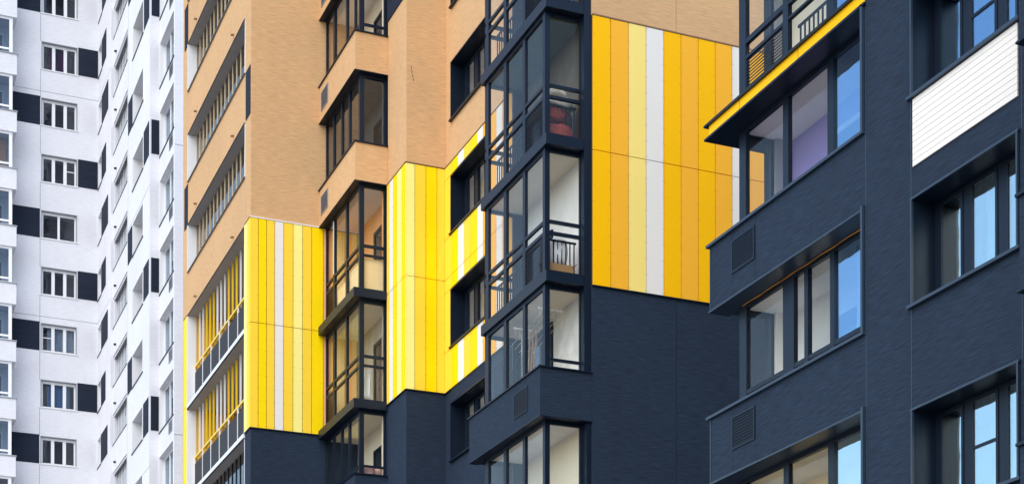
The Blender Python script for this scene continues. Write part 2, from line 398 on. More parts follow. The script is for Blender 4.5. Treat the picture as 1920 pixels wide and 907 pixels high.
# --- window wall, plane X = 15.778
FW = ('X', 15.778); wh = [(39.02, 41.5, 12.08+3*k, 13.585+3*k) for k in range(-3, 6)]
zoned(FW, 37.32, 41.98, wh)
ws = [(41.41, 41.98, 'maize'), (40.98, 41.41, 'lemon'), (40.55, 40.98, 'whitep'), (40.07, 40.55, 'maize'), (39.62, 40.07, 'lemon'), (39.23, 39.62, 'whitep'), (38.79, 39.23, 'ochre'), (38.35, 38.79, 'ochre'), (37.95, 38.35, 'whitep'), (37.34, 37.95, 'ochre')]
cladding(tower, FW, ws, [(ZY0+.01, ZYM), (ZYM, ZY1-.02)], holes=[(h[0]-.03, h[1]+.03, h[2]-.05, h[3]+.03) for h in wh])
strip(FW, 37.34, 41.94, ZY1, 'brown'); 
for t0, t1 in ((37.34, 38.95), (41.55, 41.94)): strip(FW, t0, t1, ZY0, 'frame')
for k in range(-3, 6):
    z0 = 12.08+3*k; z1 = z0+1.505
    window(tower, FW, 39.02, 41.5, z0, z1, [(39.2, 39.85), (40.06, 40.50), (40.78, 41.26)], .34, gm='glass', mt=.12, mbm=.10, liner='frame', lip=.05, sash=.05, room='ltgrey')

# --- pier step: faces X = 14.675 and Y = 41.984
FD = ('X', 14.675); FC = ('Y', 41.984)
zoned(FD, 42.284, 43.504, [], th=.35); zoned(FC, 14.675, 15.778, [], th=.3)
cladding(tower, FD, [(43.28, 43.50, 'maize'), (42.98, 43.28, 'whitep'), (42.64, 42.98, 'lemon'), (42.28, 42.64, 'pale'), (41.96, 42.28, 'lemon')], [(ZY0+.01, ZYM), (ZYM, ZY1-.02)])
cladding(tower, FC, [(14.645, 14.90, 'pale'), (14.90, 15.21, 'maize'), (15.21, 15.52, 'lemon'), (15.52, 15.745, 'maize')], [(ZY0+.01, ZYM), (ZYM, ZY1-.02)])
strip(FD, 41.95, 43.50, ZY1, 'brown'); strip(FC, 14.64, 15.74, ZY1, 'brown'); strip(FD, 41.95, 43.5, ZY0, 'frame'); strip(FC, 14.64, 15.74, ZY0, 'frame')
# dark ribbed panel high on the pier face
bp = MB(); bp.fb(FD, 41.99, 43.5, -.03, -.002, 24.42, 26.0, 'black_panel'); bp.build('dark_panel', tower)
sm = MB()
for i in range(4): sm.fb(FC, 14.80+.02*i, 14.815+.02*i, -.004, -.001, 22.45-.10*i, 22.52-.10*i, 'gap')
sm.build('scuff_mark', tower)

# --- end wall, plane Y = 46.93, runs on behind the corner balconies as their side wall
FE = ('Y', 46.93)
zoned(FE, 11.732, 15.2, [])
es = [(11.70, 11.94, 'maize'), (11.94, 12.18, 'lemon'), (12.18, 12.42, 'maize'), (12.42, 12.68, 'whitep'), (12.68, 12.96, 'maize'), (12.96, 13.24, 'pale'), (13.24, 13.51, 'maize'), (13.51, 13.86, 'lemon'), (13.86, 14.2, 'orange'), (14.2, 14.5, 'tan'), (14.5, 14.87, 'orange')]
cladding(tower, FE, es, [(ZY0+.01, ZYM), (ZYM, ZY1-.02)])
strip(FE, 11.69, 13.9, ZY1, 'white_metal', .03); strip(FE, 11.69, 13.9, ZY0, 'frame')

# --- long side with open balconies, plane X = 11.732
FL = ('X', 11.732); Y0, Y1 = 47.61, 55.37
holes = [(Y0, Y1, 21.4+3*k, 22.95+3*k) for k in range(0, 4)]+[(Y0, Y1, 17.0, 19.95), (Y0, Y1, 14.0, 16.85), (Y0, Y1, 11.0, 13.85), (Y0, Y1, 8.0, 10.85)]
zoned(FL, 47.23, 55.93, holes, th=.26)
cladding(tower, FL, [(46.90, 47.24, 'maize'), (47.24, 47.59, 'pale')], [(ZY0+.01, ZYM), (ZYM, ZY1-.02)], rivets=False)
cladding(tower, FL, [(55.39, 55.93, 'lemon')], [(ZY0+.01, ZYM), (ZYM, ZY1-.02)], rivets=False)
strip(FL, 46.90, 47.55, ZY1, 'brown'); strip(FL, 55.4, 55.93, ZY1, 'brown'); strip(FL, 46.9, 47.55, ZY0, 'frame')
for z in (22.95, 28.95):
    for a, b in ((46.98, 47.5), (55.43, 55.92)):
        bp = MB(); bp.fb(FL, a, b, -.02, -.002, z, z+1.38, 'black_panel'); bp.build('dark_panel', tower)
far = MB(); far.box(11.732, 26, 55.93, 56.2, ZB, ZT, 'beige'); far.build('far_wall', tower)
BX = 11.99                                        # line of the bars
def long_balcony(z0, z1, kind, i):
    fr = MB(); lg = {'beige': 'white_metal', 'yellow': 'white_metal', 'navy': 'white_metal'}[kind]
    # lining: soffit, end reveals, sill
    fr.box(11.70, 12.35, Y0, Y1, z1-.03, z1, 'soffit'); fr.box(11.70, 11.71, Y0-.02, Y1, z1-.03, z1+.005, 'grey_metal')
    fr.box(11.69, 12.0, Y1-.03, Y1, z0, z1-.03, 'white_metal'); fr.box(11.718, 11.99, Y0, Y0+.02, z0, z1-.03, 'white_metal')
    fr.box(11.70, 12.1, Y0-.02, Y1+.04, z0-.03, z0, 'straw2' if kind == 'beige' else 'white_metal'); fr.box(11.685, 11.7, Y0-.02, Y1+.04, z0-.055, z0-.031, 'frame')
    o = fr.build('open_balcony', tower)
    bar = MB()
    n = 15; cols = ['w', 'w', 'y', 'y', 'y', 'w', 'w', 'w', 'y', 'y', 'y', 'w', 'w', 'y', 'w']
    for j in range(n):
        y = 54.87-.508*j
        if y < Y0+.05: break
        m = {'beige': 'straw2', 'navy': 'frame', 'yellow': 'white_metal' if cols[j] == 'w' else 'brightyellow'}[kind]
        zb = z0 if kind != 'yellow' else z0+1.2
        bar.box(BX, BX+.05, y-.018, y+.018, zb, z1-.03, m)
    bar.build('bars', o)
    if kind != 'yellow':
        pg = MB(); pg.box(BX+.022, BX+.028, Y0+.02, Y1-.03, z0, z1-.03, 'glass_w'); pg.build('pane', o)
    if kind == 'yellow' or kind == 'navy':
        rl = MB(); rl.box(BX-.05, BX-.01, Y0+.03, Y1-.02, z0+1.22, z0+1.29, 'brightyellow' if kind == 'yellow' else 'frame'); rl.build('handrail', o)
        for j in range(7):
            a = Y0+.02 if j == 0 else 49.34+1.19*(j-1); b = min(49.34+1.19*j, Y1-.03)
            if a >= Y1-.1: break
            p = MB(); p.box(BX-.045, BX-.03, a+.02, b-.02, z0+.06, z0+1.04, 'panelgrey'); p.box(BX-.06, BX-.02, b-.02, b+.02, z0, z0+1.22, 'white_metal' if kind == 'yellow' else 'frame'); p.build('railing_panel', o)
    # back wall, ceiling, floor and end walls of the balcony room
    wm = {'beige': 'tan', 'yellow': 'yellowwall', 'navy': 'tan'}[kind]
    r = MB(); r.box(13.4, 13.45, Y0, Y1, z0-.9 if kind == 'beige' else z0, z1, wm); r.box(BX, 13.4, Y1-.02, Y1, z0, z1, wm); r.box(BX, 13.4, Y0, Y0+.02, z0, z1, wm); r.build('back_wall', o)
    c = MB(); c.box(12.35, 13.4, Y0+.02, Y1-.02, z1-.03, z1, 'soffit'); c.box(11.99, 13.4, Y0+.02, Y1-.02, z0, z0+.02, 'concrete'); c.build('ceiling', o)
    for a in (48.6, 52.4):
        dd = MB(); grid(dd, ('X', 13.4), a, a+1.9, z0+.1, z1-.35, [(a+.1, a+.7), (a+.8, a+1.8)], [(z0+.2, z1-.45)], -.04, .04, 'white_metal')
        dd.fb(('X', 13.4), a+.1, a+1.8, -.012, -.004, z0+.2, z1-.45, 'glass_d'); dd.fb(('X', 13.4), a+.1, a+1.8, -.003, -.001, z0+.2, z1-.45, 'room'); dd.build('balcony_door', o)
for k in range(4): long_balcony(21.4+3*k, 22.95+3*k, 'beige', k)
long_balcony(17.0, 19.95, 'yellow', 0); long_balcony(14.0, 16.85, 'yellow', 1); long_balcony(11.0, 13.85, 'navy', 2); long_balcony(8.0, 10.85, 'navy', 3)
# white slab edges between the yellow balconies
for z in (16.85, 13.85, 10.85):
    s_ = MB(); s_.box(11.68, 12.0, Y0-.02, Y1, z+.003, z+.115, 'white_metal'); s_.build('slab_edge', tower)
for k in range(-1, 3):
    for y in (54.12, 49.02):
        dr = MB(); z = 23.13+3*k+.02
        dr.rod((11.64, y, z), (11.74, y, z+.02), .035, 'brown'); dr.build('drain_spout', tower)

# --- corner balconies 1: planes X = 13.741, Y = 43.504
F1L = ('X', 13.741); F1R = ('Y', 43.504)
def beam(par, xl, yl, y1, xr, z0, z1, m, name='slab_edge', cap=None, tex=None):
    b = MB(); b.box(xl, xl+.9, yl, y1, z0, z1, m); 
    if xr > xl+.9: b.box(xl+.9, xr, yl, yl+.35, z0, z1, m)
    o = b.build(name, par)
    if cap:
        c = MB(); c.box(xl-.04, xl+.3, yl-.04, y1+.03, z1+.002, z1+.035, cap); c.box(xl+.3, xr, yl-.04, yl+.3, z1+.002, z1+.035, cap)
        c.box(xl-.02, xl+.25, yl-.02, y1, z0-.02, z0-.002, cap); c.box(xl+.25, xr, yl-.02, yl+.25, z0-.02, z0-.002, cap); c.build('cap', o)
    return o
cL = [(43.86, 44.83), (45.0, 45.55), (45.66, 46.05), (46.22, 46.86)]
B1 = [  # z0, z1, wall, ceiling
    (27.0, 28.97, 'cream', 'ltgrey', 0), (24.0, 25.97, 'cream', 'ltgrey', 0), (21.0, 22.97, 'concrete', 'concrete', 0),
    (17.06, 19.97, 'orange', 'ltgrey', 1), (14.06, 16.82, 'concrete', 'cream', 1), (12.02, 13.82, 'cream', 'cream', 0), (8.0, 10.97, 'cream', 'cream', 0)]
for z0, z1, wm, cm, full in B1:
    rails = [(z0+.95, z0+1.01), (z0+1.20, z0+1.27)] if full else ([(z0+.26, z0+.32)] if z0 < 13 else [])
    cols = [(43.62, 44.86), (44.98, 46.02), (46.18, 46.84)] if full else [(43.62, 44.12), (44.20, 44.86), (44.98, 46.02), (46.18, 46.84)] if z0 > 21.5 else [(43.62, 44.62), (44.72, 45.32), (45.42, 46.10), (46.2, 46.84)]
    if not full and z0 > 23: rails = [(z0+.30, z0+.36)]
    xg = 13.93; fb_ = 'glass' if full or z0 < 13 or z0 > 23 else 'glass_d'
    gz = glazing(tower, 'corner_balcony', xg, 43.66, 46.90, 14.80, z0, z1, [(c0+.1 if i == 0 else c0, c1) for i, (c0, c1) in enumerate(cols)], [(14.05, 14.62)], rails=rails, mt=.09, louv=2 if full else None, gm=fb_)
    interior(gz, 14.0, 14.90, 43.8, 46.88, z0-.02, z1+.02, wm, cm, nearm=None, door=(43.95, 45.3, z0+.0, z1-.62))
    nn = MB(); nn.box(14.62, 14.95, 43.80, 43.86, z0, z1, wm); nn.build('side_wall', gz)
    if wm == 'orange':
        bd = MB(); bd.box(14.04, 14.64, 43.76, 43.78, z0+.04, z0+.93, 'tan'); bd.box(14.02, 14.04, 43.80, 44.9, z0+.04, z0+.93, 'tan'); bd.box(14.02, 14.04, 44.96, 46.0, z0+.04, z0+.80, 'tan'); bd.build('inner_board', gz)
for z0, z1, m in ((25.97, 27.0, 'beige'), (22.97, 24.0, 'beige'), (19.97, 21.0, 'beige'), (10.97, 12.02, 'navy')):
    o = beam(tower, 13.741, 43.504, 46.926, 14.672, z0, z1, m, 'balcony_parapet', cap='frame')
    if m == 'beige': louvre(o, F1L, 46.02, 46.72, z0+.26, z0+.80, 'grey_metal', .02, .045, 0, proud=.02)
for z0, z1 in ((16.82, 17.06), (13.82, 14.06)):
    beam(tower, 13.70, 43.47, 46.86, 14.70, z0, z1, 'frame', cap=None)
mullion_panel = MB(); mullion_panel.box(14.64, 14.80, 43.50, 43.52, ZB, 13.8, 'navy'); mullion_panel.build('wall_corner', tower)
# mullion highlight of the orange balcony is painted as a white strip, built last
# --- corner balconies 2: planes X = 14.797, Y = 33.54
F2L = ('X', 14.797)
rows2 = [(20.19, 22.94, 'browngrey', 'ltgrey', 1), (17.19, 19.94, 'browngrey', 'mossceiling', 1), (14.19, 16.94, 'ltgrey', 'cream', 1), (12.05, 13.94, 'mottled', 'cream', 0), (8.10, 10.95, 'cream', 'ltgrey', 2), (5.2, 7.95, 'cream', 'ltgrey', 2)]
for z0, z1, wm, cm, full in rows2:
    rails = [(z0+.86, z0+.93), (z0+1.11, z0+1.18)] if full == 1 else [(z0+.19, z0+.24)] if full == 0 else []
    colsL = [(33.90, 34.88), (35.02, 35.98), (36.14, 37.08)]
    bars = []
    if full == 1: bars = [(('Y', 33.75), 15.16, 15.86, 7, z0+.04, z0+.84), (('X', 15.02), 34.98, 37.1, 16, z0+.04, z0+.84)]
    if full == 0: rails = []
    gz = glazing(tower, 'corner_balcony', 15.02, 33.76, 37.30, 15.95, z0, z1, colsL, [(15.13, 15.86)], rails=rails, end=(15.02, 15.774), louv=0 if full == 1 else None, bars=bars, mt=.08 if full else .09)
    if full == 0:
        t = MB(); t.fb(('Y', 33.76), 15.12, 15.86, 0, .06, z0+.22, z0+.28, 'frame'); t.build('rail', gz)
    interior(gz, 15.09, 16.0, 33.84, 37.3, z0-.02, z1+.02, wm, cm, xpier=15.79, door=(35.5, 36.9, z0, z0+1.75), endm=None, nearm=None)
    nn = MB(); nn.box(15.90, 16.05, 33.84, 33.9, z0, z1, wm); nn.build('side_wall', gz)
for z in (13.94, 16.94, 19.94, 22.94):
    beam(tower, 14.955, 33.56, 37.40, 15.86, z, z+.24, 'frame')
for z0, z1 in ((10.97, 12.02), (7.95, 8.08)):
    o = beam(tower, 14.797, 33.54, 37.75, 16.045, z0, z1, 'navy', 'balcony_parapet', cap='frame')
    if z1-z0 > .5: louvre(o, F2L, 34.2, 34.98, z0+.28, z0+.84, 'frame', .025, .05, 0, proud=.02)
pl = MB(); pl.box(15.875, 16.045, 33.575, 33.75, 12.06, ZT, 'frame'); pl.box(15.93, 16.045, 33.575, 33.75, 8.1, 10.94, 'frame'); pl.box(15.87, 16.045, 33.546, 33.75, ZB, 7.9, 'navy'); pl.build('corner_post', tower)
lp = MB(); lp.box(14.797, 15.8, 33.54, 37.75, ZB, 5.2, 'navy'); lp.build('base_wall', tower)
lp = MB(); lp.box(13.741, 14.9, 43.504, 46.92, ZB, 8.0, 'navy'); lp.build('base_wall', tower)
# solid heart of the building behind rooms, and its roof
co = MB()
co.box(17.2, 26, 33.9, 56, ZB, ZT-.05, 'core'); co.box(16.06, 17.2, 33.9, 38.6, ZB, ZT-.05, 'core'); co.box(15.0, 17.2, 42.3, 55.9, ZB, ZT-.05, 'core'); co.box(13.5, 15.0, 47.25, 55.9, ZB, ZT-.05, 'core')
co.build('inner_wall', tower)
rf = MB(); rf.box(11.6, 26.2, 46.93, 56.3, ZT, ZT+.4, 'grey_metal'); rf.box(14.6, 26.2, 33.4, 46.93, ZT, ZT+.4, 'grey_metal'); rf.build('roof', tower)

# ================================================================== RIGHT BLOCK (navy)
blk = thing('apartment_block', 'navy plastered apartment block with deep dark framed windows, nearest on the right', 'apartment block', loc=(20, 18, ZB))
XA = 14.592; FA = ('X', XA); ZR = 21.0
bh = [(21.13, 25.74, 10.593-3*k, 10.593-3*k) for k in range(0)]
openings = [(13.593, 18.5), (11.70, 13.593), (8.70, 10.593), (5.70, 7.593), (2.70, 4.593)]
holesR = [(21.15, 25.8, 11.70, 13.60), (21.15, 25.8, 13.86, 16.60), (21.15, 25.8, 16.86, 19.6), (21.15, 25.8, 8.70, 10.593), (21.15, 25.8, 5.70, 7.593), (21.15, 25.8, 2.70, 4.593)]
wz = [11.72+3, 11.72, 8.74, 5.74, 2.74]
holesW = [(17.64, 19.93, z, z+1.52) for z in wz]
wall(blk, FA, 17.0, 25.73, ZB, ZR, holesR+holesW+[(21.15, 25.8, 13.6, 13.86)], 'navy', .36, 'navy_wall', joints_v=(17.60, 19.965, 21.07), jm='edge', jw=.014)
wall(blk, FA, 8.0, 17.0, ZB, ZR, [], 'navy', .36, 'navy_wall')
# side return of the parapets (faces +Y) comes with the boxes; panel seams round the grilles
for z0, z1 in ((10.593, 11.70), (7.593, 8.70), (4.593, 5.70)):
    m = MB()
    for y in (24.99, 24.22): m.fb(FA, y-.006, y+.006, -.004, .002, z0+.02, z1, 'frame')
    m.fb(FA, 24.226, 24.984, -.004, .002, z0+.36, z0+.372, 'frame'); m.fb(FA, 24.216, 25.732, -.003, .002, z0+.004, z0+.03, 'frame'); m.fb(FA, 25.705, 25.732, -.012, .0, z0, z1, 'edge')
    m.build('panel_seam', blk)
    louvre(blk, FA, 24.24, 24.98, z0+.38, z0+.94, 'frame', .03, .05, 0, proud=.02)
    c = MB(); c.fb(FA, 21.09, 25.80, -.055, .40, z1-.002, z1+.045, 'edge'); c.fb(FA, 21.12, 25.76, -.02, .40, z0-.03, z0-.002, 'edge')
    c.box(XA+.40, XA+1.2, 25.4, 25.79, z1-.002, z1+.045, 'frame')
    c.build('balcony_sill', blk)
    e = MB(); e.box(XA+.36, XA+1.3, 25.37, 25.73, z0, z1, 'navy'); e.build('balcony_parapet', blk)
# yellow slab edge
y_ = MB(); y_.fb(FA, 21.09, 25.75, -.01, .36, 13.64, 13.83, 'amber'); y_.box(XA+.36, XA+1.3, 25.37, 25.75, 13.64, 13.83, 'amber')
for yy in (24.72, 22.9): y_.fb(FA, yy-.004, yy+.004, -.013, .0, 13.64, 13.83, 'gap')
y_.build('yellow_slab_edge', blk)
c = MB(); c.fb(FA, 21.05, 25.86, -.06, .42, 13.832, 13.87, 'frame'); c.fb(FA, 21.05, 25.86, -.05, .40, 13.60, 13.636, 'frame'); c.box(XA+.42, XA+1.3, 25.37, 25.86, 13.832, 13.87, 'frame'); c.box(XA+.40, XA+1.3, 25.37, 25.86, 13.60, 13.636, 'frame'); c.build('slab_trim', blk)
y_ = MB(); y_.fb(FA, 21.15, 25.75, -.01, .9, 16.6, 16.86, 'frame'); y_.build('slab_edge', blk)
# vertical jamb frames at the right end of the balconies
for z0, z1 in ((11.70, 13.60), (8.745, 10.593), (5.745, 7.593)):
    j = MB(); j.fb(FA, 21.10, 21.15, -.05, -.01, z0, z1+.03, 'edge'); j.fb(FA, 21.10, 21.15, -.01, .36, z0, z1+.03, 'frame'); j.build('jamb', blk)
rowsR = [(13.87, 16.6, 'cream', 'ltgrey', 1), (16.87, 19.6, 'cream', 'ltgrey', 1), (11.745, 13.60, 'purple', 'ltgrey', 0), (8.745, 10.56, 'ltgrey', 'ltgrey', 2), (5.745, 7.56, 'yellowcream', 'cream', 3), (2.745, 4.56, 'cream', 'cream', 3)]
for z0, z1, wm, cm, kind in rowsR:
    rails = [(z0+.93, z0+.97), (z0+1.18, z0+1.27)] if kind == 1 else [(z0+.27, z0+.34)] if kind == 2 else []
    colsL = [(21.25, 22.47), (22.63, 23.78), (23.94, 25.13)]
    if kind == 2: colsL = [(21.25, 22.45), (22.57, 23.20), (23.31, 23.62), (23.95, 25.12)]
    xg = 14.95
    # glazing: long side plus far end facing +Y (through it the yellow wall shows)
    mb = MB(); FG = ('X', xg); cuts = [z0+.05]
    for r in rails: cuts += [r[0], r[1]]
    cuts.append(z1-.07); rows = [(cuts[i], cuts[i+1]) for i in range(0, len(cuts), 2)]
    grid(mb, FG, 21.15, 25.35, z0, z1, colsL, rows, 0, .08, 'frame')
    mb.box(xg+.08, 15.6, 25.27, 25.35, z0, z0+.05, 'frame'); mb.box(xg+.08, 15.6, 25.27, 25.35, z1-.07, z1, 'frame'); mb.box(15.54, 15.6, 25.27, 25.35, z0, z1, 'frame')
    gz = mb.build('corner_balcony', blk)
    g = MB()
    for i, (a, b) in enumerate(colsL):
        for j, (r0, r1) in enumerate(rows):
            if kind == 1 and i == 2 and j == 0: continue
            g.fb(FG, a, b, .04, .046, r0, r1, ('glass_c' if kind == 3 else 'glass_r') if i == 0 else 'glass')
    g.box(15.05, 15.54, 25.31, 25.316, z0+.05, z1-.07, 'glass'); g.build('pane', gz)
    if kind == 1:
        louvre(gz, FG, 23.93, 25.14, z0+.04, z0+.94, 'frame', .03, .055, .05, proud=.05, name='louvre_panel', backing=False)
        rb = MB(); rb.fb(FG, 21.2, 23.8, .2, .23, z0+.84, z0+.88, 'frame'); rb.fb(FG, 21.2, 23.8, .2, .23, z0+.04, z0+.07, 'frame')
        for i in range(20): rb.fb(FG, 21.25+.13*i, 21.275+.13*i, .204, .226, z0+.07, z0+.84, 'frame')
        rb.build('railing', gz)
    interior(gz, 15.04, 15.92, 21.2, 25.27, z0-.02, z1+.0, wm, cm, nearm=wm, xpier=15.6, door=(22.2, 23.9, z0, z1-.45), doorm='white_metal', pierm='ltgrey' if kind == 2 else 'grey_metal')
# windows
for i, z0 in enumerate(wz):
    z1 = z0+1.52
    tr = {1: z0+.78} if i != 2 else None
    wd = window(blk, FA, 17.64, 19.93, z0, z1, [(17.86, 18.31), (18.57, 19.05), (19.31, 19.74)], .36, gm='glass_r' if i < 2 else 'glass_c', mt=.11, mbm=.12, liner='edge', lip=.045, sash=.05, transoms=tr, room='room', gd=.006)
# white slatted cladding below the upper window
b = MB(); b.fb(FA, 17.66, 19.90, -.004, -.001, 10.70, 11.67, 'gap')
n = 11; h = .965/n
for i in range(n): b.fb(FA, 17.66, 19.90, -.022, -.004, 10.703+h*i, 10.703+h*(i+1)-.007, 'whitep')
b.build('white_slat_cladding', blk)
b = MB(); b.fb(FA, 17.66, 19.90, -.004, -.001, 16.3, 17.2, 'gap')
# orange cord along the top of the third balcony's glazing
oc = MB(); 
M['orangecord'] = mat('orange_sealant', (.75, .30, .03), .6)
pts = [(14.93, 25.2-.2*i, 10.552+.006*math.sin(i*1.7)) for i in range(21)]
for p, q in zip(pts, pts[1:]): oc.rod(p, q, .006+.005*random.random(), 'orangecord', 6)
oc.build('sealant_strip', blk)
# projecting balcony at the right end
for z0, z1 in ((7.56, 8.68), (10.56, 11.68), (4.56, 5.68), (13.56, 14.68)):
    p = MB(); p.box(13.5, XA-.002, 12, 16.33, z0, z1, 'navy'); p.box(13.46, 13.9, 11.98, 16.37, z1+.002, z1+.04, 'frame'); p.box(13.47, 13.9, 11.98, 16.36, z0-.03, z0-.002, 'frame'); p.build('projecting_parapet', blk)
for z0, z1 in ((8.72, 10.53), (11.72, 13.53), (5.72, 7.53)):
    p = MB(); grid(p, ('X', 13.62), 12.0, 16.15, z0, z1, [(12.1, 13.3), (13.4, 14.7), (14.8, 16.05)], [(z0+.08, z1-.08)], 0, .07, 'frame'); p.box(13.69, XA, 16.08, 16.15, z0, z1, 'frame'); gg = p.build('projecting_glazing', blk)
    p = MB(); p.fb(('X', 13.62), 12.1, 16.05, .03, .036, z0+.08, z1-.08, 'glass_r'); p.build('pane', gg)
co = MB(); co.box(16.0, 24, 8.36, 25.27, ZB, ZR-.05, 'core'); co.box(14.96, 16.0, 8.36, 17.2, ZB, ZR-.05, 'core'); co.box(15.3, 16.0, 20.4, 21.1, ZB, ZR-.05, 'core'); co.box(15.6, 24.0, 25.275, 25.6, ZB, ZR, 'navy'); co.box(15.0, 16.0, 21.2, 25.3, ZB, 2.7, 'core'); co.build('inner_wall', blk)
rf = MB(); rf.box(14.4, 24.2, 8, 25.9, ZR, ZR+.3, 'grey_metal'); rf.build('roof', blk)

# ================================================================== WHITE TOWER
wt = thing('white_apartment_tower', 'tall white apartment tower with scattered dark panels, farthest off at the left', 'apartment tower', loc=(12, 85, ZB))
ZW = 56.0; YW = 91.97; FWR = ('Y', YW)
kk = range(-11, 4)
whs = [(11.62, 13.49, 45.21+3*k, 46.68+3*k) for k in kk]
wall(wt, FWR, 4.0, 14.60, ZB, ZW, whs, 'white', .3, 'white_wall', joints_v=(11.575,), joints_z=(44.03, 32.03, 20.03, 8.0), jm='grey_metal', jw=.03)
sash3 = [(11.76, 12.19), (12.36, 12.80), (12.97, 13.38)]; sash2 = [(11.76, 12.50), (12.62, 13.38)]
for k in kk:
    z0 = 45.21+3*k
    w_ = window(wt, FWR, 11.62, 13.49, z0, z0+1.47, sash2 if k == -3 else sash3, .16, fm='white_metal', gm='glass_d', mt=.16, mbm=.10, liner='grey_metal', lip=.02, sillm='white_metal', transoms={2: z0+.8} if k == -2 else {0: z0+.75} if k == -5 else None, room='room')
    pn = MB()
    if k % 2 == 0: pn.fb(FWR, 13.54, 14.58, -.02, -.002, z0+.02, z0+1.50, 'black_panel')
    else: pn.fb(FWR, 10.0, 11.56, -.02, -.002, z0, z0+1.53, 'black_panel')
    pn.build('dark_panel', wt)
# balconies at the frame's left edge
YB_ = 90.8
for k in kk:
    z0 = 44.07+3*k
    p = MB(); p.box(5.5, 10.23, YB_, YW-.002, z0, z0+1.06, 'white'); o = p.build('balcony_parapet', wt)
    c = MB(); c.box(5.5, 10.27, YB_-.05, YB_+.3, z0+1.062, z0+1.11, 'grey_metal'); c.build('cap', o)
    q = MB(); grid(q, ('Y', YB_+.1), 5.5, 10.02, z0+1.11, z0+3, [(5.7, 7.0), (7.15, 8.5), (8.65, 9.85)], [(z0+1.18, z0+1.30), (z0+1.40, z0+2.88)], 0, .07, 'white_metal')
    q.box(9.95, 10.02, YB_+.17, YW, z0+1.11, z0+1.2, 'white_metal'); q.box(9.95, 10.02, YB_+.17, YW, z0+2.9, z0+3, 'white_metal')
    g_ = q.build('balcony_glazing', wt)
    g = MB(); g.fb(('Y', YB_+.1), 5.7, 9.85, .03, .036, z0+1.18, z0+2.88, 'glass_d'); g.box(9.98, 9.986, YB_+.17, YW-.02, z0+1.2, z0+2.9, 'glass_d'); g.build('pane', g_)
    d_ = MB(); grid(d_, ('Y', YW), 8.6, 9.7, z0+1.2, z0+2.6, [(8.7, 9.6)], [(z0+1.3, z0+2.5)], -.04, .04, 'white_metal'); d_.fb(('Y', YW), 8.7, 9.6, -.02, -.003, z0+1.3, z0+2.5, 'room'); d_.build('balcony_door', g_)
# side face X=14.60 (Y 87.85 .. 91.97)
FW2 = ('X', 14.60)
h2 = [(90.78, 91.86, 45.21+3*k, 46.72+3*k) for k in kk]
wall(wt, FW2, 88.15, 91.97, ZB, ZW, h2, 'white', .3, 'white_wall', joints_z=(44.03, 32.03), jm='grey_metal', jw=.03)
cn = MB(); cn.box(14.604, 14.80, 87.85, 88.15, ZB, ZW, 'white'); cn.build('white_pier', wt)
for k in kk:
    z0 = 45.21+3*k
    window(wt, FW2, 90.78, 91.86, z0, z0+1.51, [(90.9, 91.75)], .2, fm='white_metal', gm='glass_d', liner='white_metal', lip=.01, sillm='black_metal', room='room')
    pn = MB()
    if k % 2 == 0: pn.fb(FW2, 89.35, 90.72, -.02, -.002, z0, z0+1.50, 'black_panel')
    else: pn.fb(FW2, 88.7, 90.72, -.02, -.002, z0, z0+1.5, 'black_panel')
    pn.build('dark_panel', wt)
# long balconies X=14.72 (Y 78.5 .. 87.85)
FW5 = ('X', 14.80)
XO = 14.72
h5 = [(83.75, 87.84, 42.42+3*k, 43.98+3*k) for k in range(-10, 5)]
wall(wt, ('X', XO), 77.5, 87.845, ZB, ZW, h5, 'white', .08, 'white_wall')
for k in range(-10, 5):
    z0 = 42.42+3*k; z1 = z0+1.56
    q = MB(); q.box(XO-.02, XO+.34, 83.74, 87.84, z0-.045, z0, 'black_metal'); q.box(XO+.08, XO+1.4, 83.75, 87.84, z1, z1+.03, 'soffit'); q.box(XO+.08, XO+1.4, 87.80, 87.845, z0, z1, 'white'); q.box(XO+.08, XO+1.4, 83.7, 83.75, z0, z1, 'white')
    q.box(XO+1.4, XO+1.45, 83.7, 87.845, z0-.8, z1+.05, 'cream'); q.box(XO+.08, XO+1.4, 83.7, 87.845, z0-.85, z0-.8, 'soffit'); q.box(XO+.05, XO+.08, 83.75, 87.84, z1-.10, z1, 'white_metal')
    o = q.build('open_balcony', wt)
    bq = MB()
    for j in range(9): y = 83.95+.44*j; bq.box(XO+.22, XO+.27, y-.03, y+.03, z0, z1, 'white_metal')
    bq.build('bars', o)
    g = MB(); g.box(XO+.24, XO+.245, 83.75, 87.84, z0, z1, 'glass_d'); g.build('pane', o)
    dr = MB(); dr.rod((XO-.12, 86.9, z1+.34), (XO+.02, 86.9, z1+.36), .06, 'black_metal'); dr.build('drain_spout', wt)
# projecting bay X=13.82 (Y 73.15 .. 78.5)
FW4 = ('X', 13.82)
h4 = [(74.7, 77.25, 39.17+3*k, 40.65+3*k) for k in range(-10, 5)]
wall(wt, FW4, 73.15, 78.5, ZB, ZW, h4, 'white', .5, 'white_wall', joints_v=(78.44,), joints_z=(43.8, 31.8, 19.6), jm='grey_metal', jw=.03)
rt = MB(); rt.box(14.32, 14.80, 78.2, 78.5, ZB, ZW, 'white'); rt.build('return_wall', wt)
for k in range(-10, 5):
    z0 = 39.17+3*k
    window(wt, FW4, 74.7, 77.25, z0, z0+1.48, [(74.85, 75.4), (75.55, 76.2), (76.35, 77.1)], .50, fm='white_metal', gm='glass_d', liner='white_metal', lip=.01, sillm='black_metal', room='room')
    pn = MB()
    if k % 2 == 0:
        pn.fb(FW4, 73.32, 74.52, -.02, -.002, z0-.0, z0+1.48, 'black_panel'); pn.fb(('Y', 73.15), 13.88, 14.22, -.02, -.002, z0, z0+1.48, 'black_panel')
    else: pn.fb(FW4, 77.32, 78.40, -.02, -.002, z0+.0, z0+1.46, 'black_panel')
    pn.build('dark_panel', wt)
